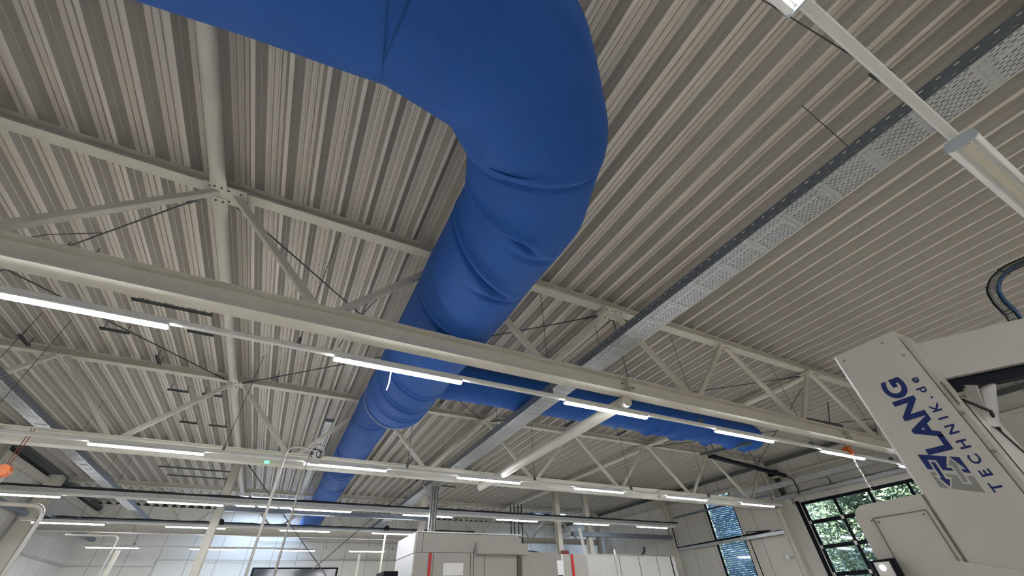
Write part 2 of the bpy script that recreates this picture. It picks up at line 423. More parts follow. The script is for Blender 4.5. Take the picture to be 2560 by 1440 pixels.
ZD = 4.80; DN = -PI / 2
A = [(-7.04, 1.745, ZD), (-.22, .85, ZD), (.60, .98, ZD), (1.08, 1.40, ZD), (1.34, 2.05, ZD), (1.34, 4.2, ZD), (1.33, 7.15, ZD - .01)]
LA = [0]
for i in range(1, len(A)): LA.append(LA[-1] + (Vector(A[i]) - Vector(A[i - 1])).length)
def at_y(y): return LA[4] + (y - 2.05)
folds = [(LA[3] + .12, .030, .022, .02, DN - .2, 1.5), (at_y(2.13), .095, .028, .27, DN - .45, .75), (at_y(2.83), .085, .030, .30, DN - .55, .85), (at_y(2.98), .05, .035, .12, DN + .15, .45),
         (at_y(2.25), .035, .035, .10, DN + .3, .4), (at_y(3.9), .035, .03, .16, DN - .1, 1.0), (at_y(4.02), .02, .03, .12, DN + .2, .7), (at_y(5.75), .045, .03, .30, DN, 1.3),
         (at_y(6.35), .04, .03, .26, DN, 1.2), (at_y(6.8), .03, .03, .2, DN + .1, 1.1), (LA[1], .010, .02, 0, DN, 2.2)]
du = thing('textile_duct', 'big blue fabric air duct that bends overhead and runs down the hall', 'air duct', (A[4][0], A[4][1], ZD))
mb, C, path = duct_mesh(A, lambda s_: .62 if s_ < LA[5] else .62 - .02 * min(1, (s_ - LA[5]) / 2), 900, folds, 96, .045)
body = mb.build('duct_sleeve', 'blue', du)
# sewn seams
sm = MB()
def at_s(s_):
    i = min(range(len(path)), key=lambda k: abs(path[k][1] - s_)); return C[i], (C[min(i + 1, len(C) - 1)] - C[max(i - 1, 0)])
for s_ in (LA[1] - .02, LA[1] + .06):
    c, t_ = at_s(s_); ring(sm, c, t_, .621, .004)
sm.build('stitched_seam', 'seam', du)
cn = MB(); K = 56
v1 = [(1.33 + .60 * math.cos(2 * PI * k / K), 7.15, ZD - .01 + .60 * math.sin(2 * PI * k / K)) for k in range(K)]
v2 = [(1.153 + .408 * math.cos(2 * PI * k / K), 7.30, 4.95 + .408 * math.sin(2 * PI * k / K)) for k in range(K)]
cn.add(v1 + v2, [(k, (k + 1) % K, K + (k + 1) % K, K + k) for k in range(K)], True)
cn.build('reducer_cone', 'blue', du)
hm = MB(); ring(hm, (1.33, 7.17, ZD - .01), (0, 1, 0), .602, .010); hm.build('hem_cord', 'hem', du)
en = MB(); en.tube([(1.33, 7.10, ZD - .01), (1.33, 7.14, ZD - .01)], .598, 48); en.build('end_collar', 'blue', du)

z2 = 4.95
folds2 = [(1.2, .03, .08, -.2, DN, 1.3), (3.6, .05, .06, -.2, DN, 1.1), (4.2, .04, .05, -.2, DN, 1.1), (5.1, .05, .06, -.2, DN, 1.1), (7.2, .04, .07, -.15, DN, 1.2), (8.8, .04, .08, -.15, DN, 1.2), (11, .04, .08, 0, DN, 1.2), (13.5, .04, .08, 0, DN, 1.2)]
d2 = thing('textile_duct', 'narrower blue fabric duct continuing from the big one to the end wall', 'air duct', (1.15, 7.2, z2))
mb, C2, p2 = duct_mesh([(1.153, 7.12, z2), (1.153, 15, z2), (1.153, 23.98, z2)], .408, 300, folds2, 56, 0)
mb.build('duct_sleeve', 'blue', d2)
h = MB()
for y in (7.9, 10.9, 12.6, 14.0, 17.4, 20.4, 23.9): ring(h, (1.153, y, z2), (0, 1, 0), .409, .006)
h.build('stitched_seam', 'seam', d2)

z3 = 5.05; Y3 = 6.60
r3 = lambda s_: .35 if s_ < 9.2 else .35 * math.sqrt(max(.02, 1 - ((s_ - 9.2) / .42) ** 2)) if s_ < 9.6 else .08
folds3 = []
rn = random.Random(11)
for s0, am in ((1.2, .03), (2.0, .035), (3.3, .02), (4.6, .05), (5.55, .09), (5.9, .06), (6.5, .08), (6.75, .06), (7.6, .10), (8.35, .10), (9.05, .07)):
    folds3.append((s0, am * 1.6, .038 + rn.random() * .015, rn.uniform(-.15, .15), DN + rn.uniform(-.7, .2), .7))
d3 = thing('textile_duct', 'crumpled blue branch duct running to the door wall between two trusses', 'air duct', (1.9, Y3, z3))
mb, C3, p3 = duct_mesh([(1.70, Y3, z3 - .03), (2.4, Y3, z3), (11.3, Y3, z3)], r3, 420, folds3, 56, .05)
mb.build('duct_sleeve', 'blue', d3)
h = MB().tube([(2.2, Y3, z3 + .38), (11.2, Y3, z3 + .38)], .008, 6); h.build('support_cable', 'hem', d3)
h = MB()
for k in range(24):
    x = 2.4 + k * .38; h.box((x, Y3 - .012, z3 + .33), (x + .05, Y3 + .012, z3 + .40))
h.build('hook_strip', 'hem', d3)
for d_, x_, y_, zz in ((du, 1.34, (1.9, 7.1), ZD + .64), (d2, 1.153, (7.3, 23.9), z2 + .43)):
    MB().tube([(x_, y_[0], zz), (x_, y_[1], zz)], .008, 6).build('support_cable', 'hem', d_)

# ------------------------------------------------------------------ LED rows
LP, LL = 2.92, 1.45
def led_light(x, y, z, label, grp, lit=True, fine=False, big=False):
    t = thing('led_light', label, 'LED light', (x, y, z), grp)
    hw = .032; hz = .05
    if big:
        hs = MB().prism([(-.05, .0), (.05, .0), (.075, -.02), (.075, -.05), (.052, -.065), (.046, -.065), (.042, -.045), (.028, -.045), (.024, -.06), (-.024, -.06), (-.028, -.045), (-.042, -.045), (-.046, -.065), (-.052, -.065), (-.075, -.05), (-.075, -.02)], (x, y, z), (x + LL, y, z)).build('housing', 'machw', t)
        MB().prism([(-.022, -.058), (.022, -.058), (.020, -.067), (-.020, -.067)], (x + .02, y, z), (x + LL - .02, y, z)).build('diffuser', 'ledoff', t)
        for xx in (x - .012, x + LL): MB().prism([(-.052, .004), (.052, .004), (.078, -.02), (.078, -.052), (.055, -.070), (-.055, -.070), (-.078, -.052), (-.078, -.02)], (xx, y, z), (xx + .012, y, z)).build('end_cap', 'cap', t)
        return t
    MB().bar((x, y, z - .012), (x + LL, y, z - .012), .076, .026, ch=.004).build('housing', 'rail', t)
    d = MB()
    if fine:
        n = 29; st = LL / n
        for k in range(n):
            a = x + k * st
            d.prism([(-.035, -.024), (-.031, -.034), (-.018, -.046), (.018, -.046), (.031, -.034), (.035, -.024)], (a, y, z), (a + st * .86, y, z))
            d.prism([(-.033, -.024), (-.028, -.032), (-.016, -.041), (.016, -.041), (.028, -.032), (.033, -.024)], (a + st * .86, y, z), (a + st, y, z))
    else:
        d.prism([(-.035, -.024), (-.031, -.034), (-.018, -.045), (.018, -.045), (.031, -.034), (.035, -.024)], (x + .01, y, z), (x + LL - .01, y, z))
    d.build('led_cover', 'led' if lit else 'ledoff', t)
    return t
def light_rail(y, z, x0, x1, label, wires, chain=False):
    t = thing('light_rail', label, 'light rail', (x0, y, z), 'white rails that carry the lights')
    MB().bar((x0, y, z + .03), (x1, y, z + .03), .052, .055, ch=.008).build('trunking', 'rail', t)
    for wx in wires:
        MB().tube([(wx, y, z + .12), (wx, y, CEIL + .01)], .0045, 6).build('hanger_wire', 'rod', t)
        MB().box((wx - .015, y - .035, z + .055), (wx + .015, y + .035, z + .125)).build('rail_clip', 'darkgalv', t)
rows = [
    (0, -.20, 3.74, [-5.8, -2.87, .02], [3.08], -6.8, 15.0, 'row over the viewer', [2.3]),
    (1, 4.05, 3.74, [-5.8, -2.88, .02, 2.96, 5.9, 8.83, 11.75], [], -6.9, 15.1, 'row under first truss', [-5.2, -.35, 2.75, 5.6, 8.6, 11.5]),
    (2, 8.08, 3.74, [-5.82, -2.89, .06, 2.96, 5.87, 8.79, 11.72], [], -6.9, 13.6, 'row before second truss', [-4.1, -1.2, 1.9, 4.8, 7.6, 10.4]),
    (3, 12.18, 3.74, [-4.25 - 1.45 + .0, -2.79, .10, 2.92, 5.78, 8.63, 11.36], [], -6.9, 13.2, 'row below black cable tray', []),
    (4, 15.55, 3.74, [-5.66, -2.88, .0, 2.77], [], -5.9, 4.4, 'row past free columns', [-4.8, -1.9, 1.0, 3.9]),
    (6, -4.25, 3.74, [-5.8, -2.88, .02, 2.96, 5.9, 8.83, 11.75], [], -6.9, 15.0, 'row behind the viewer', []),
    (7, -8.0, 3.74, [-5.8, -2.88, .02, 2.96, 5.9, 8.83, 11.75], [], -6.9, 15.0, 'rearmost row behind the viewer', []),
    (5, 20.32, 3.72, [-5.67, -2.73, .05, 2.82], [], -5.8, 6.5, 'row by end wall', [-4.4, 1.9, 4.6]),
]
for (i, y, z, lit, off, x0, x1, nm, wires) in rows:
    light_rail(y, z, x0, x1, 'white rail carrying the LED %s' % nm, wires)
    allx = [(x, True) for x in lit] + [(x, False) for x in off]
    neg = sorted([x for x, l in allx if x < 0], reverse=True); pos = sorted([x for x, l in allx if x >= 0])
    for x, l in allx:
        if not l: lab = 'unlit ribbed lamp at the end of the white rail straight above the viewer'
        elif x < 0: lab = '%s lit strip from blue duct toward the plain wall, %s' % (ORD[neg.index(x)], nm)
        else: lab = '%s lit strip from blue duct toward the door wall, %s' % (ORD[pos.index(x)], nm)
        led_light(x, y, z, lab, 'LED strips of the ' + nm, l, fine=(i in (1, 2)), big=(i == 0))
        if i == 0 and l:
            pass
# the overhead row carries the ribbed lamps, lit ones get a glowing cover
for o in [o for o in bpy.data.objects if o.name.startswith('diffuser') and 'unlit' not in (o.parent.get('label') or '')]:
    o.data.materials.clear(); o.data.materials.append(M['led'])
# loose white cord hanging from the first row
tag(MB().tube([(.63, 4.05, 3.70), (.632, 4.05, 3.60), (.628, 4.04, 3.52), (.615, 4.03, 3.45)], .007, 6).build('loose_cable', 'machw'),
    'short white cable end dangling below a lit strip before the blue duct', 'cable')

# ------------------------------------------------------------------ cable trays
def slotted_plane(mb, o, U, V, L, W, rows_, pitch, slot, sw, skip=None, off=0.):
    """flat sheet at o spanning L along U and W along V, with staggered slots along U"""
    o = Vector(o); U = Vector(U); V = Vector(V)
    rp = W / rows_
    for r in range(rows_):
        v0 = r * rp; v1 = v0 + (rp - sw) / 2; v2 = v1 + sw; v3 = v0 + rp
        for a, b in ((v0, v1), (v2, v3)):
            mb.add([o + V * a, o + U * L + V * a, o + U * L + V * b, o + V * b], [(0, 1, 2, 3)])
        u = 0.; st = (pitch / 2 if r % 2 else 0) + off
        cuts = []
        k = 0
        while st + k * pitch + slot < L:
            c = st + k * pitch
            if not (skip and skip(c + slot / 2)): cuts.append((c, c + slot))
            k += 1
        for c0, c1 in cuts + [(L, L)]:
            if c0 > u: mb.add([o + U * u + V * v1, o + U * c0 + V * v1, o + U * c0 + V * v2, o + U * u + V * v2], [(0, 1, 2, 3)])
            u = c1
def cable_tray(xl, xr, zb, h, y0, y1, darkside, label, rib=.385, rib0=.14, cables=5):
    t = thing('cable_tray', label, 'cable tray', (xl, y0, zb), 'perforated galvanised trays')
    L = y1 - y0
    def skip(c): 
        k = ((c + y0 - rib0) % rib); return k < .055 or k > rib - .03
    b = MB(); slotted_plane(b, (xl, y0, zb), (0, 1, 0), (1, 0, 0), L, xr - xl, 13, .048, .029, .0075, skip)
    b.build('perforated_base', 'galv', t)
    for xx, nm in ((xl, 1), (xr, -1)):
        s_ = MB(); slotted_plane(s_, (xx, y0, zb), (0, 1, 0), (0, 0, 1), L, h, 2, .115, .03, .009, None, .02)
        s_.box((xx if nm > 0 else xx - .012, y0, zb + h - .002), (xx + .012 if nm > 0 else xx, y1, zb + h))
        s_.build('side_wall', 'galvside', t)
    r = MB(); k = 0; y = rib0
    while y > y0 + .3: y -= rib
    while y < y1 - .1:
        if y > y0: MB().box((xl + .05, y - .03, zb - .007), (xr - .03, y - .018, zb)).box((xl + .05, y - .018, zb - .002), (xr - .03, y + .012, zb)).box((xl + .05, y + .012, zb - .007), (xr - .03, y + .024, zb)).build('cross_rib', 'galv', t)
        y += rib
    c = MB(); rr = random.Random(5)
    for k in range(cables):
        x = xl + .05 + (xr - xl - .1) * k / max(1, cables - 1)
        pts = [(x + rr.uniform(-.02, .02), y0 + L * j / 40, zb + .022 + rr.uniform(0, .012)) for j in range(41)]
        c.tube(pts, .011 + rr.random() * .006, 6)
    c.build('cable_bundle', 'black', t)
    for y in [y0 + 1.2 + 3.8 * k for k in range(int(L / 3.8))]:
        MB().tube([((xl + xr) / 2, y, zb + .05), ((xl + xr) / 2, y, CEIL + .01)], .004, 6).build('threaded_rod', 'rod', t)
    return t
cable_tray(3.545, 3.925, 4.50, .126, -4.8, 23.6, True, 'long perforated cable tray crossing under the roof on the door side of the blue duct')
cable_tray(-4.57, -4.32, 4.50, .112, 3.0, 21.8, True, 'long perforated cable tray under the roof on the plain wall side', cables=3)

def cross_tray(x0, x1, y, z0, z1, wd, label, cab=0):
    t = thing('cable_tray', label, 'cable tray', (x0, y, z0), 'galvanised trays running across the hall')
    MB().channel((x0, y, (z0 + z1) / 2), (x1, y, (z0 + z1) / 2), wd, z1 - z0, .004).build('tray_channel', 'galv' if cab > 3 else 'galvside', t)
    if cab:
        c = MB(); rr = random.Random(9)
        for k in range(cab):
            pts = [(x0 + (x1 - x0) * j / 60, y - wd / 2 + .03 + (wd - .06) * k / (cab - 1) + rr.uniform(-.01, .01), z1 + .022 + rr.uniform(-.008, .014)) for j in range(61)]
            c.tube(pts, .028, 6)
        c.build('cable_bundle', 'black', t)
cross_tray(-6.95, 13.5, 12.32, 3.80, 3.885, .18, 'tray heaped with black cables crossing the whole hall', 5)
cross_tray(-1.5, 4.3, 14.15, 3.92, 4.03, .18, 'short plain tray fixed between the two free columns')
cross_tray(9.9, 15.0, 14.15, 3.64, 3.78, .18, 'short plain tray from the free column to the door wall')
cross_tray(-6.6, 8.0, 19.25, 4.30, 4.36, .12, 'narrow tray lying on the last truss bottom beam', 2)

# ------------------------------------------------------------------ small channels fixed to the deck
def hung_channel(p, q, label, drop=.0):
    p = Vector(p); q = Vector(q)
    t = thing('ceiling_channel', label, 'channel', p, 'short steel channels under the roof sheets')
    MB().channel(p, q, .045, .035, .004, (0, 0, -1)).build('channel_section', 'darkgalv', t)
    for s_ in (p.lerp(q, .12), p.lerp(q, .88)):
        MB().tube([s_, (s_.x, s_.y, CEIL + .005)], .006, 6).build('threaded_rod', 'rod', t)
cl = 'short dark channel across the roof ribs, '
hung_channel((-3.60, 5.82, 5.45), (-3.20, 5.82, 5.45), cl + 'above the first truss on the plain side')
hung_channel((-2.98, 6.70, 5.45), (-1.93, 6.70, 5.45), 'long dark channel across the roof ribs beside the roof tube')
hung_channel((-3.60, 7.85, 5.45), (-3.20, 7.85, 5.45), cl + 'crossed by a dark rod')
hung_channel((-2.33, 7.37, 5.45), (-1.95, 7.37, 5.45), cl + 'behind the first light rail')
hung_channel((-2.94, 10.1, 5.45), (-2.57, 10.1, 5.45), cl + 'past the second truss, plain side of a pair')
hung_channel((-2.32, 10.08, 5.45), (-1.94, 10.08, 5.45), cl + 'past the second truss, duct side of a pair')
hung_channel((-2.94, 12.07, 5.45), (-2.57, 12.07, 5.45), cl + 'before the columns, plain side of a pair')
hung_channel((-2.32, 12.07, 5.45), (-1.94, 12.07, 5.45), cl + 'before the columns, duct side of a pair')
hung_channel((-3.9, 16.3, 5.4), (-1.9, 16.3, 5.4), 'long thin channel past the free columns, first of two')
hung_channel((-3.8, 17.3, 5.4), (-1.9, 17.3, 5.4), 'long thin channel past the free columns, second of two')
for x, y0, y1, l in ((-4.81, 8.62, 9.02, 'by the wall side cable tray'), (-2.92, 8.55, 8.93, 'halfway along the second truss'), (2.61, 8.30, 8.62, 'beside the fabric duct branch'),
                     (6.29, 8.33, 8.74, 'below the branch duct, near the crossing tube'), (8.17, 8.40, 8.79, 'below the branch duct, near the truss node'), (-.9, 8.6, 8.9, 'near the rod end')):
    hung_channel((x, y0, 5.45), (x, y1, 5.45), 'small dark channel along the ribs, ' + l)
hung_channel((4.55, 15.8, 5.4), (5.78, 15.9, 5.4), cl + 'above the milling centre')
# chain loops
tag(MB().tube([(-3.15, 5.45, 5.60), (-3.4, 5.2, 5.2), (-3.75, 5.0, 4.6)], .006, 6).build('hanging_chain', 'rod'), 'thin chain hanging from the roof beside the first truss', 'chain')
tag(MB().tube([(.45, 5.2, 5.60), (.18, 4.5, 4.6), (0.03, 4.05, 3.86)], .006, 6).build('hanging_chain', 'rod'), 'thin chain dropping to the first light rail before the blue duct', 'chain')

# ------------------------------------------------------------------ bent steel conduits in the middle
def conduit(pts, r, label, name='steel_conduit', clips=()):
    t = thing(name, label, 'pipe', pts[0])
    MB().tube(pts, r, 12).build('pipe_run', 'pipe', t)
    for c in clips: MB().box(tuple(Vector(c) - Vector((.03, .03, .015))), tuple(Vector(c) + Vector((.03, .03, .015)))).build('pipe_clip', 'darkgalv', t)
def arc(c, r, a0, a1, ax, ay, n=8):
    c = Vector(c); ax = Vector(ax); ay = Vector(ay)
    return [c + ax * r * math.cos(a0 + (a1 - a0) * k / n) + ay * r * math.sin(a0 + (a1 - a0) * k / n) for k in range(n + 1)]
yc = 7.0
conduit([(-.22, yc, .3), (-.24, yc, 3.50)] + arc((-.10, yc, 3.52), .14, PI, PI / 2, (1, 0, 0), (0, 0, 1)) + [(.0, yc, 3.66), (.10, yc, 3.63), (.18, yc, 3.62)], .018, 'bent steel conduit with an arched top, beside its straight twin')
conduit([(.10, yc, .3), (.09, yc, 3.62)] + arc((.19, yc, 3.62), .10, PI, .15 * PI, (1, 0, 0), (0, 0, 1)) + [(.30, yc, 3.55)], .018, 'straight steel conduit ending in a small hook, with cables at its head')
t = thing('cable_end_loops', 'black cable loops and socket at the head of the conduits', 'cable', (.2, yc, 3.55))
lp = MB()
for dx, rr in ((.18, .07), (.24, .05)):
    lp.tube(arc((dx, yc - .01, 3.58), rr, 0, 2 * PI, (1, 0, 0), (0, 0, 1), 16), .007, 6)
lp.build('cable_loop', 'black', t)
MB().box((.13, yc - .03, 3.44), (.26, yc + .03, 3.52)).build('socket_box', 'grid', t)
conduit([(-2.50, yc, .3), (-2.50, yc, 2.60)] + arc((-2.62, yc, 2.60), .12, 0, PI / 2, (1, 0, 0), (0, 0, 1)) + [(-6.5, yc, 2.74)], .024, 'bent pipe that turns toward the plain wall, low on its own')
conduit([(-3.06, 12.6, .3), (-3.06, 12.6, 3.02)] + arc((-3.15, 12.6, 3.02), .09, 0, PI / 2, (1, 0, 0), (0, 0, 1)) + [(-3.95, 12.6, 3.11)], .02, 'bent pipe in front of the end wall below the tray')
# narrow tray running beside the duct
t = thing('narrow_cable_tray', 'narrow perforated tray running beside the blue duct past the conduits', 'cable tray', (.27, 9.9, 5.14))
nb = MB()
slotted_plane(nb, (.27, 9.9, 5.14), (0, 1, 0), (1, 0, 0), 8.9, .17, 3, .12, .08, .03)
nb.build('perforated_base', 'galv', t)
for x in (.27, .44): MB().box((x - .003, 9.9, 5.14), (x + .003, 18.8, 5.20)).build('side_wall', 'galvside', t)
MB().box((.26, 9.88, 5.13), (.45, 9.90, 5.21)).build('end_bracket', 'galvside', t)
for x, l in ((3.24, 'black dome sensor on the light rail past the free columns, doorward of the duct'), (-1.62, 'black dome sensor on the light rail past the free columns, by the first column')):
    tag(MB().tube([(x, 15.55, 3.80), (x, 15.55, 3.86), (x, 15.55, 3.92), (x, 15.55, 3.95)], [.10, .10, .07, .02], 14).build('dome_sensor', 'black'), l, 'sensor')
def thin_post(x, y, h, w_, label):
    t = thing('floor_post', label, 'post', (x, y, 0))
    MB().box((x - w_ / 2, y - w_ / 2, .01), (x + w_ / 2, y + w_ / 2, h)).build('post_tube', 'steel', t)
    MB().box((x - .07, y - .07, 0), (x + .07, y + .07, .012)).build('foot_plate', 'steel', t)
thin_post(-3.01, 12.85, 2.88, .07, 'pale short post in front of the end wall beside the bent pipe')
thin_post(2.25, 14.0, 2.98, .05, 'thin pale post standing near the corner of the milling centre')
thin_post(3.27, 15.8, 3.72, .05, 'thin tall pale post under the lit strip next to the milling centre')
# green exit light
tag(MB().box((-.62, 9.10, 3.93), (-.54, 9.14, 3.965)).build('indicator_lamp', 'greenled'), 'tiny green lamp on the second bottom beam beside the conduits', 'lamp')
# ------------------------------------------------------------------ hoists
def hoist(x, y, ztop, zb, label, chain_m, ch2):
    t = thing('chain_hoist', label, 'hoist', (x, y, zb))
    MB().box((x - .06, y - .05, zb), (x + .06, y + .05, zb + .15)).tube([(x, y - .06, zb + .08), (x, y + .06, zb + .08)], .085, 14).build('hoist_body', 'orange', t)
    MB().tube([(x - .02, y, zb + .15), (x - .04, y, ztop)], .006, 6).tube([(x + .02, y, zb + .15), (x + .0, y, ztop)], .006, 6).build('suspension_cable', chain_m, t)
    c = MB(); k = 0; z = zb
    while z > zb - ch2:
        c.add(*_link((x + .05 + .008 * math.sin(k), y, z), k)); z -= .045; k += 1
    c.build('hand_chain', 'pipe', t)
    MB().tube(arc((x + .05, y, zb - ch2 - .03), .03, PI / 2, 1.8 * PI, (1, 0, 0), (0, 0, 1)), .007, 6).build('hook', 'pipe', t)
def _link(c, k):
    m = MB(); c = Vector(c); a = Vector((1, 0, 0)) if k % 2 else Vector((0, 1, 0))
    m.tube([c + a * .012 * math.cos(q * PI / 3) + Vector((0, 0, .03)) * math.sin(q * PI / 3) for q in range(7)], .004, 5, False)
    return m.v, m.f
hoist(9.82, 4.05, 4.14, 3.74, 'orange chain hoist hanging from the first bottom beam near the door', 'rod', 1.5)
hoist(-3.99, 9.08, 4.12, 3.40, 'orange hoist block before the second truss, hanging on a red chain', 'redchain', .5)

# ------------------------------------------------------------------ door wall equipment
DX = XR
t = thing('roller_door', 'glazed sectional roller door with dark frames looking onto trees', 'door', (DX, DY0, 0))
cols = [DY1 - .04 - k * 1.03 for k in range(5)]
zr = [4.03, 3.46, 2.78, 2.08, 1.38, .68, .06]
f = MB()
for y in cols: f.box((DX + .03, y - .035, .02), (DX + .09, y + .035, DZ))
for z_ in zr: f.box((DX + .02, DY0, z_ - .05), (DX + .10, DY1, z_ + .05))
f.build('door_frame', 'anth', t)
for i in range(len(zr) - 1):
    for k in range(4):
        MB().box((DX + .055, cols[k + 1] + .035, zr[i + 1] + .05), (DX + .063, cols[k] - .035, zr[i] - .05)).build('pane', 'glass', t)
hh = MB()
for z_ in zr[1:5]:
    for y in cols[:3]: hh.box((DX - .005, y - .04, z_ - .05), (DX + .02, y + .04, z_ + .05))
hh.build('hinge', 'alu', t)
for y in (DY1 + .02, DY0 - .10): MB().channel((DX - .06, y + .04, 0), (DX - .06, y + .04, 4.1), .10, .08, .006, (0, 1, 0)).build('guide_rail', 'anth', t)
MB().tube([(DX - .12, DY0 - .1, 4.30), (DX - .12, DY1 + .25, 4.30)], .07, 14).build('spring_shaft', 'galv', t)
# support posts of the door and its operator
MB().box((DX - .20, DY1 + .15, 4.02), (DX - .02, DY1 + .40, 4.34)).build('door_motor', 'grid', t)
struct('window_1', MB().box((DX + .02, WY0, .9), (DX + .08, WY0 + .05, 4.95)).box((DX + .02, WY1 - .05, .9), (DX + .08, WY1, 4.95)).box((DX + .02, WY0, .9), (DX + .08, WY1, .95)).box((DX + .02, WY0, 4.90), (DX + .08, WY1, 4.95)).box((DX + .02, WY0, 3.28), (DX + .08, WY1, 3.34)), 'anth')
o = struct('window_2', MB().box((DX + .04, WY0 + .05, .95), (DX + .05, WY1 - .05, 4.90)), 'glass')
t = thing('venetian_blind', 'pale blue venetian blind outside the tall narrow window', 'blind', (DX + .2, WY0, .9))
sl = MB(); z_ = 1.0
while z_ < 4.86:
    sl.prism([(-.034, -.002), (.0, .005), (.034, -.002), (.0, .001)], (DX + .15, WY0 + .06, z_), (DX + .15, WY1 - .06, z_), (.8, 0, .75)); z_ += .066
sl.build('blind_slat', 'slat', t)
MB().box((DX + .13, WY0 + .22, .95), (DX + .135, WY0 + .23, 4.9)).box((DX + .13, WY0 + .7, .95), (DX + .135, WY0 + .71, 4.9)).box((DX + .13, WY1 - .22, .95), (DX + .135, WY1 - .21, 4.9)).build('ladder_cord', 'machw', t)

def wall_rail(y0, y1, z0, x, w_, h_, label, m='galv', cable=None):
    t = thing('wall_cable_duct', label, 'cable duct', (x, y0, z0), 'galvanised ducts on the door wall')
    MB().channel((x, y0, z0), (x, y1, z0), w_, h_, .004, (0, 0, 1)).build('tray_channel', m, t)
    if cable:
        MB().tube([(x, y0 + (y1 - y0) * k / 20, z0 + h_ / 2 + .012 * math.sin(k * 1.7)) for k in range(21)], .02, 8).build('cable_bundle', 'black', t)
wall_rail(4.0, 10.6, 4.60, DX - .45, .12, .16, 'deep galvanised duct on the door wall above the roller door')
wall_rail(4.0, 9.3, 4.24, DX - .30, .14, .10, 'galvanised duct just over the roller door head with cables', 'galv', True)
wall_rail(9.0, 14.0, 4.42, DX - .35, .07, .07, 'slim duct passing in front of the blind window top', 'galvside')
wall_rail(9.4, 14.3, 3.30, DX - .25, .12, .09, 'duct crossing the blind window at half height', 'galv', True)
conduit([(DX - .25, 14.30, 4.3), (DX - .25, 14.30, 3.36), (DX - .25, 14.25, 3.36), (DX - .25, 10.0, 3.40)], .025, 'black pipe running down and along past the blind window', 'wall_pipe')
bpy.data.objects['wall_pipe'].children[0].data.materials[0] = M['anth']
conduit([(DX - .25, 10.75, 1.0), (DX - .25, 10.82, 3.48), (DX - .25, 9.9, 3.40)], .02, 'dark thin pipe rising beside the blind window into a bracket', 'wall_pipe')
bpy.data.objects['wall_pipe.001'].children[0].data.materials[0] = M['anth']
# vertical cable ladder by the door column, socket box, and small fittings
t = thing('cable_riser', 'black vertical cable riser between column and roller door', 'cable', (DX - .1, 8.95, 3.4))
for dy in (0, .07, .14): MB().tube([(DX - .08, 8.92 + dy, 4.1), (DX - .08, 8.92 + dy, 5.0)], .022, 8).build('riser_cable', 'black', t)
MB().box((DX - .25, 8.85, 5.0), (DX - .05, 9.2, 5.15)).build('junction_box', 'anth', t)
tag(MB().tube(arc((DX - .25, 7.4, 4.42), .14, .3 * PI, 1.5 * PI, (0, 1, 0), (0, 0, 1)), .012, 6).build('cable_loop', 'black'), 'black cable loop on the duct over the roller door', 'cable')
t = thing('wall_valve', 'small white valve on the door wall below the pipe bracket', 'valve', (DX, 9.9, 2.5))
MB().tube([(DX - .1, 9.55, 2.62), (DX - .1, 9.95, 2.62)], .02, 8).build('valve_pipe', 'grid', t)
MB().box((DX - .13, 9.70, 2.57), (DX - .07, 9.82, 2.67)).build('valve_body', 'machw', t)
MB().tube([(DX - .1, 9.93, 2.62), (DX - .1, 9.93, 2.38)], .012, 8).build('valve_spout', 'alu', t)
# radiant heater frame hanging under the branch duct
t = thing('suspended_rail_frame', 'dark steel rail frame hung on rods below the branch duct end', 'rail frame', (9.9, 7.0, 4.6))
MB().channel((9.9, 7.25, 4.62), (14.1, 7.85, 4.60), .10, .09, .006).build('long_rail', 'anth', t)
MB().channel((9.8, 7.45, 4.70), (10.3, 6.2, 4.70), .06, .06, .005).build('cross_rail', 'darkgalv', t)
for p in ((9.95, 7.3), (10.35, 7.35), (12.0, 7.6), (12.4, 7.6)):
    MB().tube([(p[0], p[1], 4.64), (p[0] - .35, p[1] - .1, 5.58)], .014, 6).build('hanger_rod', 'darkgalv', t)
MB().tube([(14.1, 7.85, 4.60), (14.6, 7.95, 4.55), (14.9, 8.1, 4.3), (15.0, 8.2, 4.2)], .022, 8).build('feed_cable', 'black', t)
t = thing('suspended_rail_frame', 'dark steel bracket frame hung near the door wall past the first truss', 'rail frame', (11.0, 4.6, 4.9))
MB().channel((10.85, 5.0, 4.98), (12.3, 4.9, 4.95), .07, .07, .005).build('long_rail', 'darkgalv', t)
for p in ((10.95, 5.0), (11.9, 4.95)): MB().tube([(p[0], p[1], 5.0), (p[0] + .3, p[1] - .1, 5.58)], .013, 6).build('hanger_rod', 'darkgalv', t)
MB().tube([(9.2, 6.0, 5.2), (15.2, 5.2, 5.2)], .05, 12).build('round_duct', 'galv', t)

# ------------------------------------------------------------------ plain wall and end wall fittings
t = thing('wall_cable_duct', 'galvanised duct low on the plain wall, ending at the broad column', 'cable duct', (XL + .2, 10, 4.2))
MB().channel((XL + .25, 9.5, 4.24), (XL + .25, 18.0, 4.24), .16, .10, .005).build('tray_channel', 'galvside', t)
MB().tube([(XL + .25, 9.5, 4.30), (XL + .25, 18.05, 4.30)], .03, 8).build('cable_bundle', 'black', t)
t = thing('wall_cable_duct', 'galvanised duct high in the plain wall corner by the end wall', 'cable duct', (XL + .4, 19, 4.2))
MB().channel((XL + .55, 18.6, 4.28), (XL + .55, 23.6, 4.28), .18, .12, .005).build('tray_channel', 'galvside', t)
def low_pipe(pts, label, r=.022):
    conduit(pts, r, label, 'wall_pipe')
yb = YB - .06
low_pipe([(XL + .06, 17.5, 3.46), (XL + .06, yb, 3.46), (-4.22, yb, 3.46), (-4.22, yb, 1.0)], 'grey pipe round the plain wall corner along the end wall')
low_pipe([(-4.22, yb, 3.50), (-4.22, yb, 3.67), (6.0, yb, 3.70)], 'grey pipe stepping up along the end wall behind the crossed rods')
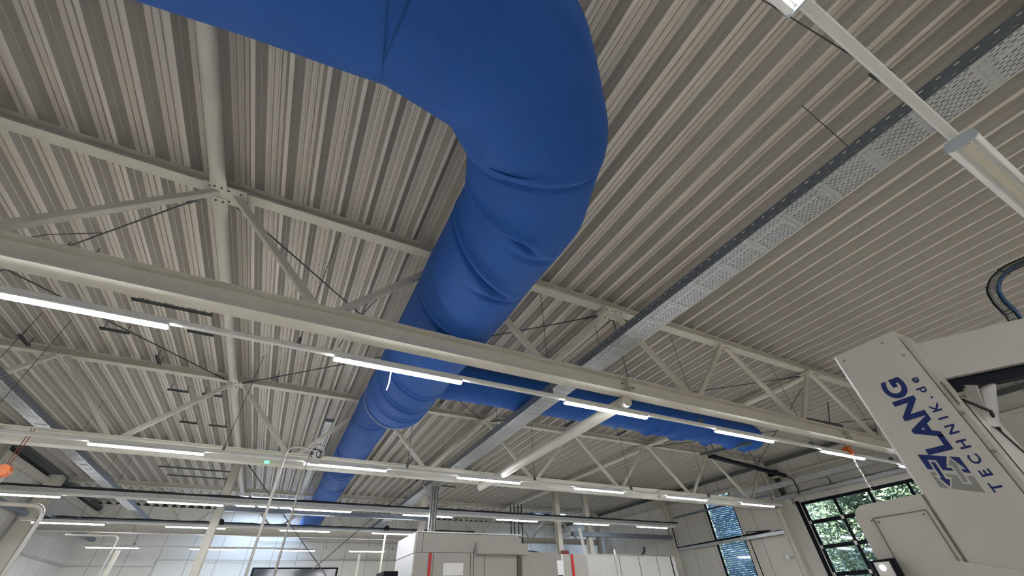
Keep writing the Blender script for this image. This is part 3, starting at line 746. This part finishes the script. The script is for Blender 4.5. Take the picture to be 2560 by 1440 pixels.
low_pipe([(-.9, yb, 4.40), (9.0, yb, 4.42)], 'thin grey pipe high on the end wall', .015)
t = thing('viewing_window', 'dark interior window low in the end wall behind the conduits', 'window', (-.5, YB - .02, 2.2))
MB().box((-.62, YB - .05, 2.2), (2.98, YB - .005, 3.42)).build('window_frame', 'anth', t)
MB().box((-.54, YB - .056, 2.25), (2.90, YB - .050, 3.36)).build('pane', 'darkpane', t)
# galvanised drop post near the milling centre
t = thing('cable_post', 'shiny galvanised cable post rising behind the milling centre to the perforated tray', 'post', (3.72, 12.0, 0))
MB().channel((3.72, 12.0, 0), (3.72, 12.0, 4.47), .20, .10, .006, (0, -1, 0)).build('post_channel', 'galv', t)
MB().tube([(3.68, 11.97, .1), (3.68, 11.97, 4.45)], .022, 6).build('conduit_run', 'alu', t)
MB().tube([(3.77, 11.97, .1), (3.77, 11.97, 4.45)], .022, 6).build('conduit_run', 'alu', t)
MB().tube([(3.62, 12.0, 4.2), (3.35, 12.0, 4.45)], .02, 6).build('brace_arm', 'galv', t)
# ladder of cables with bluish light behind cabinet
t = thing('cable_ladder', 'black vertical cable ladder in front of the end wall, beside a free column', 'cable', (9.2, 17.5, 2.8))
for dx in (-.28, -.1, .1, .28): MB().tube([(9.3 + dx, 17.5, 2.6), (9.3 + dx, 17.5, 5.3)], .025, 8).build('riser_cable', 'black', t)
rg = MB()
for k in range(7): rg.box((8.98, 17.47, 2.8 + k * .4), (9.62, 17.5, 2.84 + k * .4))
rg.build('rung', 'galv', t)

# ------------------------------------------------------------------ milling centre in the middle
t = thing('milling_centre', 'large light grey machine enclosure with a red stripe in the hall', 'machine', (2.23, 8.0, 0))
MB().prism([(-1.06, 0), (-1.06, 2.72), (.98, 2.72), (1.06, 2.66), (1.06, 0)], (3.29, 8.02, 0), (3.29, 9.30, 0)).build('enclosure', 'machg', t)
MB().box((4.33, 8.06, 0), (5.18, 9.2, 2.46)).build('side_cabinet', 'machg', t)
sp = MB()
for a, b in ((2.425, 2.735), (2.10, 2.41), (1.2, 2.085)): sp.box((2.205, 8.06, a), (2.228, 9.30, b))
sp.build('side_panel', 'machw', t)
MB().box((2.23, 7.99, 2.725), (4.36, 9.32, 2.745)).build('roof_edge', 'machw', t)
MB().box((3.37, 7.86, 2.405), (4.41, 8.0, 2.575)).build('header_box', 'machg', t)
MB().box((2.475, 8.005, .3), (2.525, 8.02, 2.42)).build('red_stripe', 'red', t)
j = MB()
j.box((2.23, 8.010, 2.425), (3.36, 8.022, 2.431)); j.box((2.34, 8.010, 2.43), (2.345, 8.022, 2.72)); j.box((2.56, 8.01, .3), (2.565, 8.022, 2.42)); j.box((3.27, 8.01, .3), (3.276, 8.022, 2.42)); j.box((3.33, 8.01, .3), (3.34, 8.022, 2.5)); j.box((3.56, 8.01, .3), (3.566, 8.022, 2.40))
j.build('panel_joint', 'joint', t)
wn = MB().box((2.75, 8.0, 1.9), (3.13, 8.022, 2.275)).build('window_frame', 'machw', t)
MB().box((2.76, 7.995, 1.9), (3.12, 8.0, 2.09)).build('screen_panel', 'joint', wn)
MB().box((4.24, 7.99, .3), (4.33, 8.05, 2.39)).build('door_post', 'joint', t)
MB().tube([(4.4, 8.3, 2.48), (4.7, 8.25, 2.50), (5.0, 8.3, 2.47), (5.15, 8.35, 2.40)], .012, 6).build('hose', 'black', t)
tag(MB().box((1.76, 8.15, 1.2), (2.0, 8.75, 2.17)).build('control_monitor', 'anth'), 'black monitor back beside the milling centre side panels', 'monitor')

t = thing('striped_cabinet', 'white cabinet with a red stripe and red lamp beside the partition', 'cabinet', (6.6, 10.0, 0))
MB().box((6.60, 10.02, 0), (7.38, 10.8, 2.64)).build('body', 'machg', t)
MB().box((6.87, 10.0, .4), (6.94, 10.02, 2.64)).build('red_stripe', 'red', t)
MB().box((6.66, 10.06, 2.645), (6.86, 10.16, 2.725)).build('signal_lamp', 'darkred', t)
MB().box((6.585, 10.0, 0), (6.615, 10.03, 2.64)).build('corner_trim', 'machw', t)
t = thing('box_cabinet', 'narrow pale cabinet between the milling centre and the striped cabinet', 'cabinet', (6.2, 9.9, 0))
MB().box((6.33, 9.95, 0), (6.56, 10.4, 2.50)).build('body', 'machw', t)
MB().box((6.35, 9.94, 2.0), (6.54, 9.95, 2.2)).build('display', 'anth', t)

t = thing('partition_box', 'pale panelled partition box in the door wall corner', 'partition', (8.8, 12.0, 0))
MB().box((8.80, 12.0, 0), (12.45, 12.06, 2.82)).build('front_panel', 'machw', t)
MB().box((12.40, 12.0, 0), (12.62, 13.8, 2.82)).build('side_panel', 'machw', t)
MB().box((8.78, 11.97, 2.82), (12.66, 12.10, 2.86)).build('top_rail', 'alu', t)
j = MB()
for x in (10.12, 10.95, 11.75): j.box((x, 11.99, 0), (x + .012, 12.0, 2.82))
j.build('panel_joint', 'joint', t)
MB().box((9.95, 11.94, 0), (9.99, 11.99, 2.98)).build('corner_post', 'machw', t)
tag(MB().tube([(11.2, 12.05, 2.86), (11.32, 12.05, 2.95), (11.36, 12.05, 3.08)], .035, 8).build('hose_end', 'black'), 'black hose end sticking up behind the partition box', 'hose')
tag(MB().bar((8.75, 11.9, 2.7), (8.62, 11.9, 3.55), .09, .03, (0, 1, 0)).build('upright_plate', 'machw'), 'slanting white slotted upright beside the free column', 'upright')

# ------------------------------------------------------------------ automation machine close by, with lettering
XM = 2.81
t = thing('automation_machine', 'white automation tower with navy lettering standing close to the viewer', 'machine', (XM, .8, 0))
# tall lettered panel
pn = MB().prism([(-.17, -.06), (.165, -.06), (.165, .06), (-.155, .06), (-.17, .045)], (XM + .06, .79, 1.60), (XM + .06, .79, 2.745), (-1, 0, 0)).build('lettered_panel', 'mach', t)
MB().box((XM + .015, .60, 1.72), (XM + .12, .622, 2.70)).build('edge_trim', 'mach', t)
MB().box((XM + .008, .598, 2.30), (XM + .016, .606, 2.42)).build('vent_gap', 'joint', t)
sc_ = MB()
for y, z_ in ((.915, 2.70), (.70, 2.705), (.655, 2.60)): sc_.disc((XM - .001, y, z_), (1, 0, 0), .006, .004, 10)
sc_.disc((XM + .008, .611, 2.26), (1, 0, 0), .007, .016, 10); sc_.disc((XM + .008, .611, 2.08), (1, 0, 0), .007, .016, 10)
sc_.build('screw_head', 'greyp', t)
# main body with hatch
def rbox_side(x0, x1, y0, y1, z0, z1, r, m, nm):
    pr = [(y0, z0), (y1, z0)] + [(y1 - r + r * math.cos(a), z1 - r + r * math.sin(a)) for a in [PI / 2 * k / 8 for k in range(9)]] + [(y0, z1)]
    b = MB(); n = len(pr)
    b.add([(x0, y, z_) for y, z_ in pr] + [(x1, y, z_) for y, z_ in pr], [tuple(range(n)), tuple(range(2 * n - 1, n - 1, -1))] + [(i, (i + 1) % n, n + (i + 1) % n, n + i) for i in range(n)])
    return b.build(nm, m, t)
rbox_side(XM - .002, XM + 1.3, .962, 1.30, .9, 1.972, .07, 'mach', 'body_shell')
MB().box((XM + .125, .60, .9), (XM + 1.3, .96, 1.95)).build('inner_body', 'machg', t)
MB().box((XM + .05, .2, 0), (XM + 1.3, 1.28, .9)).build('lower_body', 'machg', t)
rc = MB()
rc.add([(XM - .008, .985, 1.70), (XM - .008, .62, 1.60), (XM - .008, .62, .9), (XM - .008, .985, .9), (XM + .03, .985, 1.70), (XM + .03, .62, 1.60), (XM + .03, .62, .9), (XM + .03, .985, .9)],
       [(0, 1, 2, 3), (4, 7, 6, 5), (0, 4, 5, 1), (3, 2, 6, 7), (0, 3, 7, 4), (1, 5, 6, 2)])
rc.build('lower_skirt', 'machg', t)
hz = MB()
for a, b in (((1.218, 1.905), (.978, 1.905)), ((1.218, 1.905), (1.218, 1.0)), ((.978, 1.905), (.978, 1.0))):
    hz.bar((XM - .0055, a[0], a[1]), (XM - .0055, b[0], b[1]), .003, .003, (1, 0, 0))
hz.build('hatch_joint', 'joint', t)
kn = MB()
for y, z_ in ((1.20, 1.885), (.998, 1.888), (1.228, 1.895)): kn.disc((XM - .006, y, z_), (1, 0, 0), .0045, .003, 10)
kn.build('hatch_screw', 'joint', t)
# lettering
def lettering(txt, y_base, cap, z0, z1, bold, nm):
    cu = bpy.data.curves.new(nm, 'FONT'); cu.body = txt; cu.size = 1.; cu.offset = bold; cu.extrude = 0; cu.space_character = 1.0 if len(txt) < 5 else 1.75
    o = bpy.data.objects.new(nm, cu); COL.objects.link(o)
    dg = bpy.context.evaluated_depsgraph_get(); dg.update(); me = bpy.data.meshes.new_from_object(o.evaluated_get(dg)); bpy.data.objects.remove(o)
    xs = [v.co.x for v in me.vertices]; capv = [v.co.y for v in me.vertices]
    x0, x1 = min(xs), max(xs); H_ = .73
    for v in me.vertices:
        u = z0 + (v.co.x - x0) / (x1 - x0) * (z1 - z0); w_ = y_base + v.co.y / H_ * cap
        v.co = Vector((XM - .0015, w_, u))
    l = Vector(t.location); me.transform(Matrix.Translation(-l)); me.materials.append(M['navy'])
    bm = bmesh.new(); bm.from_mesh(me); left = set(bm.verts)
    while left:                                  # one part per letter
        st = [left.pop()]; isl = set(st)
        while st:
            for e in st.pop().link_edges:
                for v in e.verts:
                    if v not in isl: isl.add(v); st.append(v)
        left -= isl
        ix = {v: i for i, v in enumerate(isl)}
        m2 = bpy.data.meshes.new(nm); m2.from_pydata([v.co[:] for v in ix], [], [[ix[v] for v in f.verts] for f in bm.faces if f.verts[0] in isl]); m2.materials.append(M['navy'])
        ob = bpy.data.objects.new(nm, m2); COL.objects.link(ob); ob.parent = t
    bm.free(); bpy.data.meshes.remove(me)
lettering('LANG', .736, .098, 2.122, 2.51, .040, 'letter')
lettering('TECHNIK.de', .668, .040, 1.925, 2.478, .021, 'letter')
N1 = [(0.8735, 2.1365), (0.7736, 2.1001), (0.8012, 2.0548), (0.7866, 2.0495), (0.7857, 2.0363), (0.8203, 2.0488), (0.8201, 2.0941), (0.8498, 2.1051), (0.8519, 2.0587), (0.8724, 2.066)]
NA = [(0.8432, 2.0934), (0.8284, 2.0869), (0.8319, 2.0116), (0.8195, 2.0063), (0.8358, 1.9781), (0.8519, 2.0216), (0.8437, 2.0184)]
N2 = [(0.7648, 2.0969), (0.7326, 2.0847), (0.7327, 2.0145), (0.7549, 2.0223), (0.7549, 2.0375), (0.7392, 2.032)]
GA = [(0.7697, 2.089), (0.7544, 2.0503), (0.7621, 2.0536), (0.763, 1.9818), (0.778, 1.9859), (0.7761, 2.0583), (0.7867, 2.0619)]
G1 = [(0.8715, 2.0514), (0.8526, 2.0443), (0.8519, 2.0347), (0.8664, 2.0377), (0.8442, 1.9704), (0.8731, 1.9829)]
G2 = [(0.8211, 2.0323), (0.7861, 2.0178), (0.7855, 1.9805), (0.7555, 1.9693), (0.7544, 2.0079), (0.7334, 1.9998), (0.7343, 1.9302), (0.8335, 1.9682), (0.8066, 2.0122), (0.8195, 2.02)]
for nm, ps, m in (('logo_arrow_mark', (N1, NA, N2), 'navy'), ('logo_shade_mark', (GA, G1, G2), 'greyp')):
    b = MB()
    for p in ps: b.poly([(XM - .0015, y, z_) for y, z_ in p], (-1, 0, 0), .001)
    b.build(nm, m, t)
# arm box behind the panel
av = Vector((.53, -.85, 0)).normalized(); a0 = Vector((2.95, .57, 0)); nn = Vector((.85, .53, 0)).normalized()
def arm(u0, u1, z0, z1, w0, w1, m, nm):
    b = MB(); P_ = []
    for z_ in (z0, z1):
        for u_, w_ in ((u0, w0), (u1, w0), (u1, w1), (u0, w1)):
            p = a0 + av * u_ + nn * w_; P_.append((p.x, p.y, z_))
    b.add(P_, [(0, 1, 2, 3), (4, 7, 6, 5), (0, 4, 5, 1), (1, 5, 6, 2), (2, 6, 7, 3), (3, 7, 4, 0)]); return b.build(nm, m, t)
arm(-.03, 1.3, 2.485, 2.675, 0, .30, 'mach', 'arm_cover')
arm(-.06, 1.3, 2.46, 2.487, -.002, .28, 'machg', 'arm_lip')
arm(-.05, 1.3, 2.405, 2.462, .03, .09, 'anth', 'guide_rail')
MB().box((XM + .10, .60, .95), (XM + .42, .66, 2.36)).build('column_cover', 'alu', t)
br = MB(); br.bar((2.99, .55, 2.41), (3.06, .62, 2.26), .05, .012, (1, 0, 0)); br.bar((3.06, .50, 2.41), (3.04, .60, 2.22), .05, .012, (1, 0, 0)); br.build('bracket', 'alu', t)
wc = MB(); wc.tube([(2.93, .60, 2.34), (3.02, .56, 2.28), (3.10, .60, 2.20), (3.2, .6, 2.1), (3.4, .6, 1.95)], .008, 6); wc.build('cable', 'black', t)
# pendant
t2 = thing('control_pendant', 'black and grey handheld control hooked on the machine edge', 'control', (XM - .03, 1.27, 1.6))
MB().prism([(-.05, -.02), (.05, -.02), (.062, .0), (.05, .02), (-.05, .02), (-.062, .0)], (XM - .04, 1.255, 1.40), (XM - .04, 1.265, 1.728), (-1, 0, 0)).build('casing', 'anth', t2)
MB().box((XM - .066, 1.225, 1.42), (XM - .060, 1.295, 1.718)).build('face_plate', 'alu', t2)
MB().disc((XM - .067, 1.265, 1.695), (1, 0, 0), .012, .006, 14).build('white_lamp', 'whiteled', t2)
MB().disc((XM - .067, 1.268, 1.650), (1, 0, 0), .009, .006, 14).build('green_lamp', 'greenled', t2)
# corrugated hose with inner blue line
t3 = thing('ribbed_hose', 'clear ribbed hose with a dark blue line looping above the machine', 'hose', (3.4, .2, 2.8))
ctr = [(3.40, .275, 2.74), (3.40, .262, 2.80), (3.40, .262, 2.88), (3.40, .245, 2.955), (3.40, .20, 3.005), (3.40, .13, 3.035), (3.40, .05, 3.035), (3.40, -.05, 3.0), (3.40, -.15, 2.9)]
pts = []
for i in range(len(ctr) - 1):
    for k in range(12): pts.append(Vector(ctr[i]).lerp(Vector(ctr[i + 1]), k / 12))
for _ in range(12): pts = [pts[0]] + [(pts[i - 1] + pts[i] * 2 + pts[i + 1]) / 4 for i in range(1, len(pts) - 1)] + [pts[-1]]
MB().tube(pts, [.026 if k % 2 else .0225 for k in range(len(pts))], 14, False).build('ribbed_sleeve', 'clear', t3)
MB().tube([p + Vector((-.012, -.028, -.008)) for p in pts], .009, 10).build('blue_line', 'bluehose', t3)
for k in (14, 40, 58):
    r = MB(); ring(r, pts[k], pts[k + 1] - pts[k - 1], .028, .002, seg=16); r.build('cable_tie', 'black', t3)

# ------------------------------------------------------------------ outside
struct('ground', MB().box((XR + .2, -30, -.25), (60, 60, -.05)), 'ground')
def tree(x, y, h, r, label, seed, n=15000):
    rr = random.Random(seed)
    t = thing('tree', label, 'tree', (x, y, 0), 'trees outside the roller door')
    tr = MB(); tr.tube([(x, y, -.05), (x + .1, y + .1, h * .35), (x, y, h * .7)], [.2, .15, .06], 8)
    for k in range(7):
        a = k * .9; z0 = h * (.25 + .06 * k); tr.tube([(x, y, z0), (x + math.cos(a) * r * .7, y + math.sin(a) * r * .7, z0 + r * .5)], [.07, .02], 6)
    tr.build('trunk', 'bark', t)
    cr = MB(); cl_ = [(Vector((rr.uniform(-1, 1) * r * .75, rr.uniform(-1, 1) * r * .75, h * .2 + rr.random() * h * .75)), r * rr.uniform(.3, .5)) for _ in range(34)]
    for k in range(n):
        c, q = rr.choice(cl_); d = Vector((rr.gauss(0, 1), rr.gauss(0, 1), rr.gauss(0, 1))).normalized() * q * rr.random() ** .3
        p = Vector((x, y, 0)) + c + d; a = Vector((rr.gauss(0, 1), rr.gauss(0, 1), rr.gauss(0, 1))).normalized(); b = a.orthogonal().normalized(); s_ = rr.uniform(.07, .15)
        cr.add([p + a * s_, p + b * s_ * .5, p - a * s_, p - b * s_ * .5], [(0, 1, 2, 3)])
    cr.build('leaf_crown', 'leaf', t)
tree(20.6, 4.6, 8.0, 2.6, 'leafy tree outside, filling the door panes beside the machine', 1)
tree(20.8, 8.9, 7.5, 2.7, 'leafy tree outside, behind the door panes near the column', 2)
tree(25.5, 6.8, 9.5, 3.4, 'tall leafy tree further out behind the roller door', 3)
tree(25.0, 12.8, 8.5, 3.0, 'leafy tree outside between roller door and blind window', 4)
tree(22.0, 17.0, 8, 2.8, 'leafy tree outside the blind window', 5)

# ------------------------------------------------------------------ world, sun, camera
wd = bpy.data.worlds.new('sky'); sc.world = wd; wd.use_nodes = True
bg = wd.node_tree.nodes['Background']; bg.inputs['Color'].default_value = (.62, .76, 1., 1); bg.inputs['Strength'].default_value = 1.5
sun = bpy.data.lights.new('sun', 'SUN'); sun.energy = 9.; sun.angle = .02; sun.color = (1, .95, .85)
so = bpy.data.objects.new('sun', sun); COL.objects.link(so); so.rotation_euler = Vector((.75, .25, -.8)).to_track_quat('-Z', 'Y').to_euler()

R = [(0.88957234, -0.45547546, -0.03468643), (0.2691569, 0.58400173, -0.76583062), (0.36907399, 0.67192565, 0.64210615)]
cam = bpy.data.cameras.new('camera'); co = bpy.data.objects.new('camera', cam); COL.objects.link(co)
rx, dn, fw = [Vector(r).normalized() for r in R]
m = Matrix.Identity(4)
for i in range(3): m[i][0] = rx[i]; m[i][1] = -dn[i]; m[i][2] = -fw[i]
m[2][3] = 1.6
co.matrix_world = m
cam.sensor_width = 36; cam.lens = 36 * 957.73 / 2560; cam.clip_start = .02; cam.clip_end = 300
sc.camera = co
sc.view_settings.view_transform = 'Standard'; sc.view_settings.look = 'None'; sc.view_settings.gamma = 1
sc.view_settings.exposure = 1.26
sc.cycles.use_denoising = True
sc.cycles.max_bounces = 8; sc.cycles.diffuse_bounces = 5; sc.cycles.transparent_max_bounces = 12
sc.cycles.sample_clamp_indirect = 6
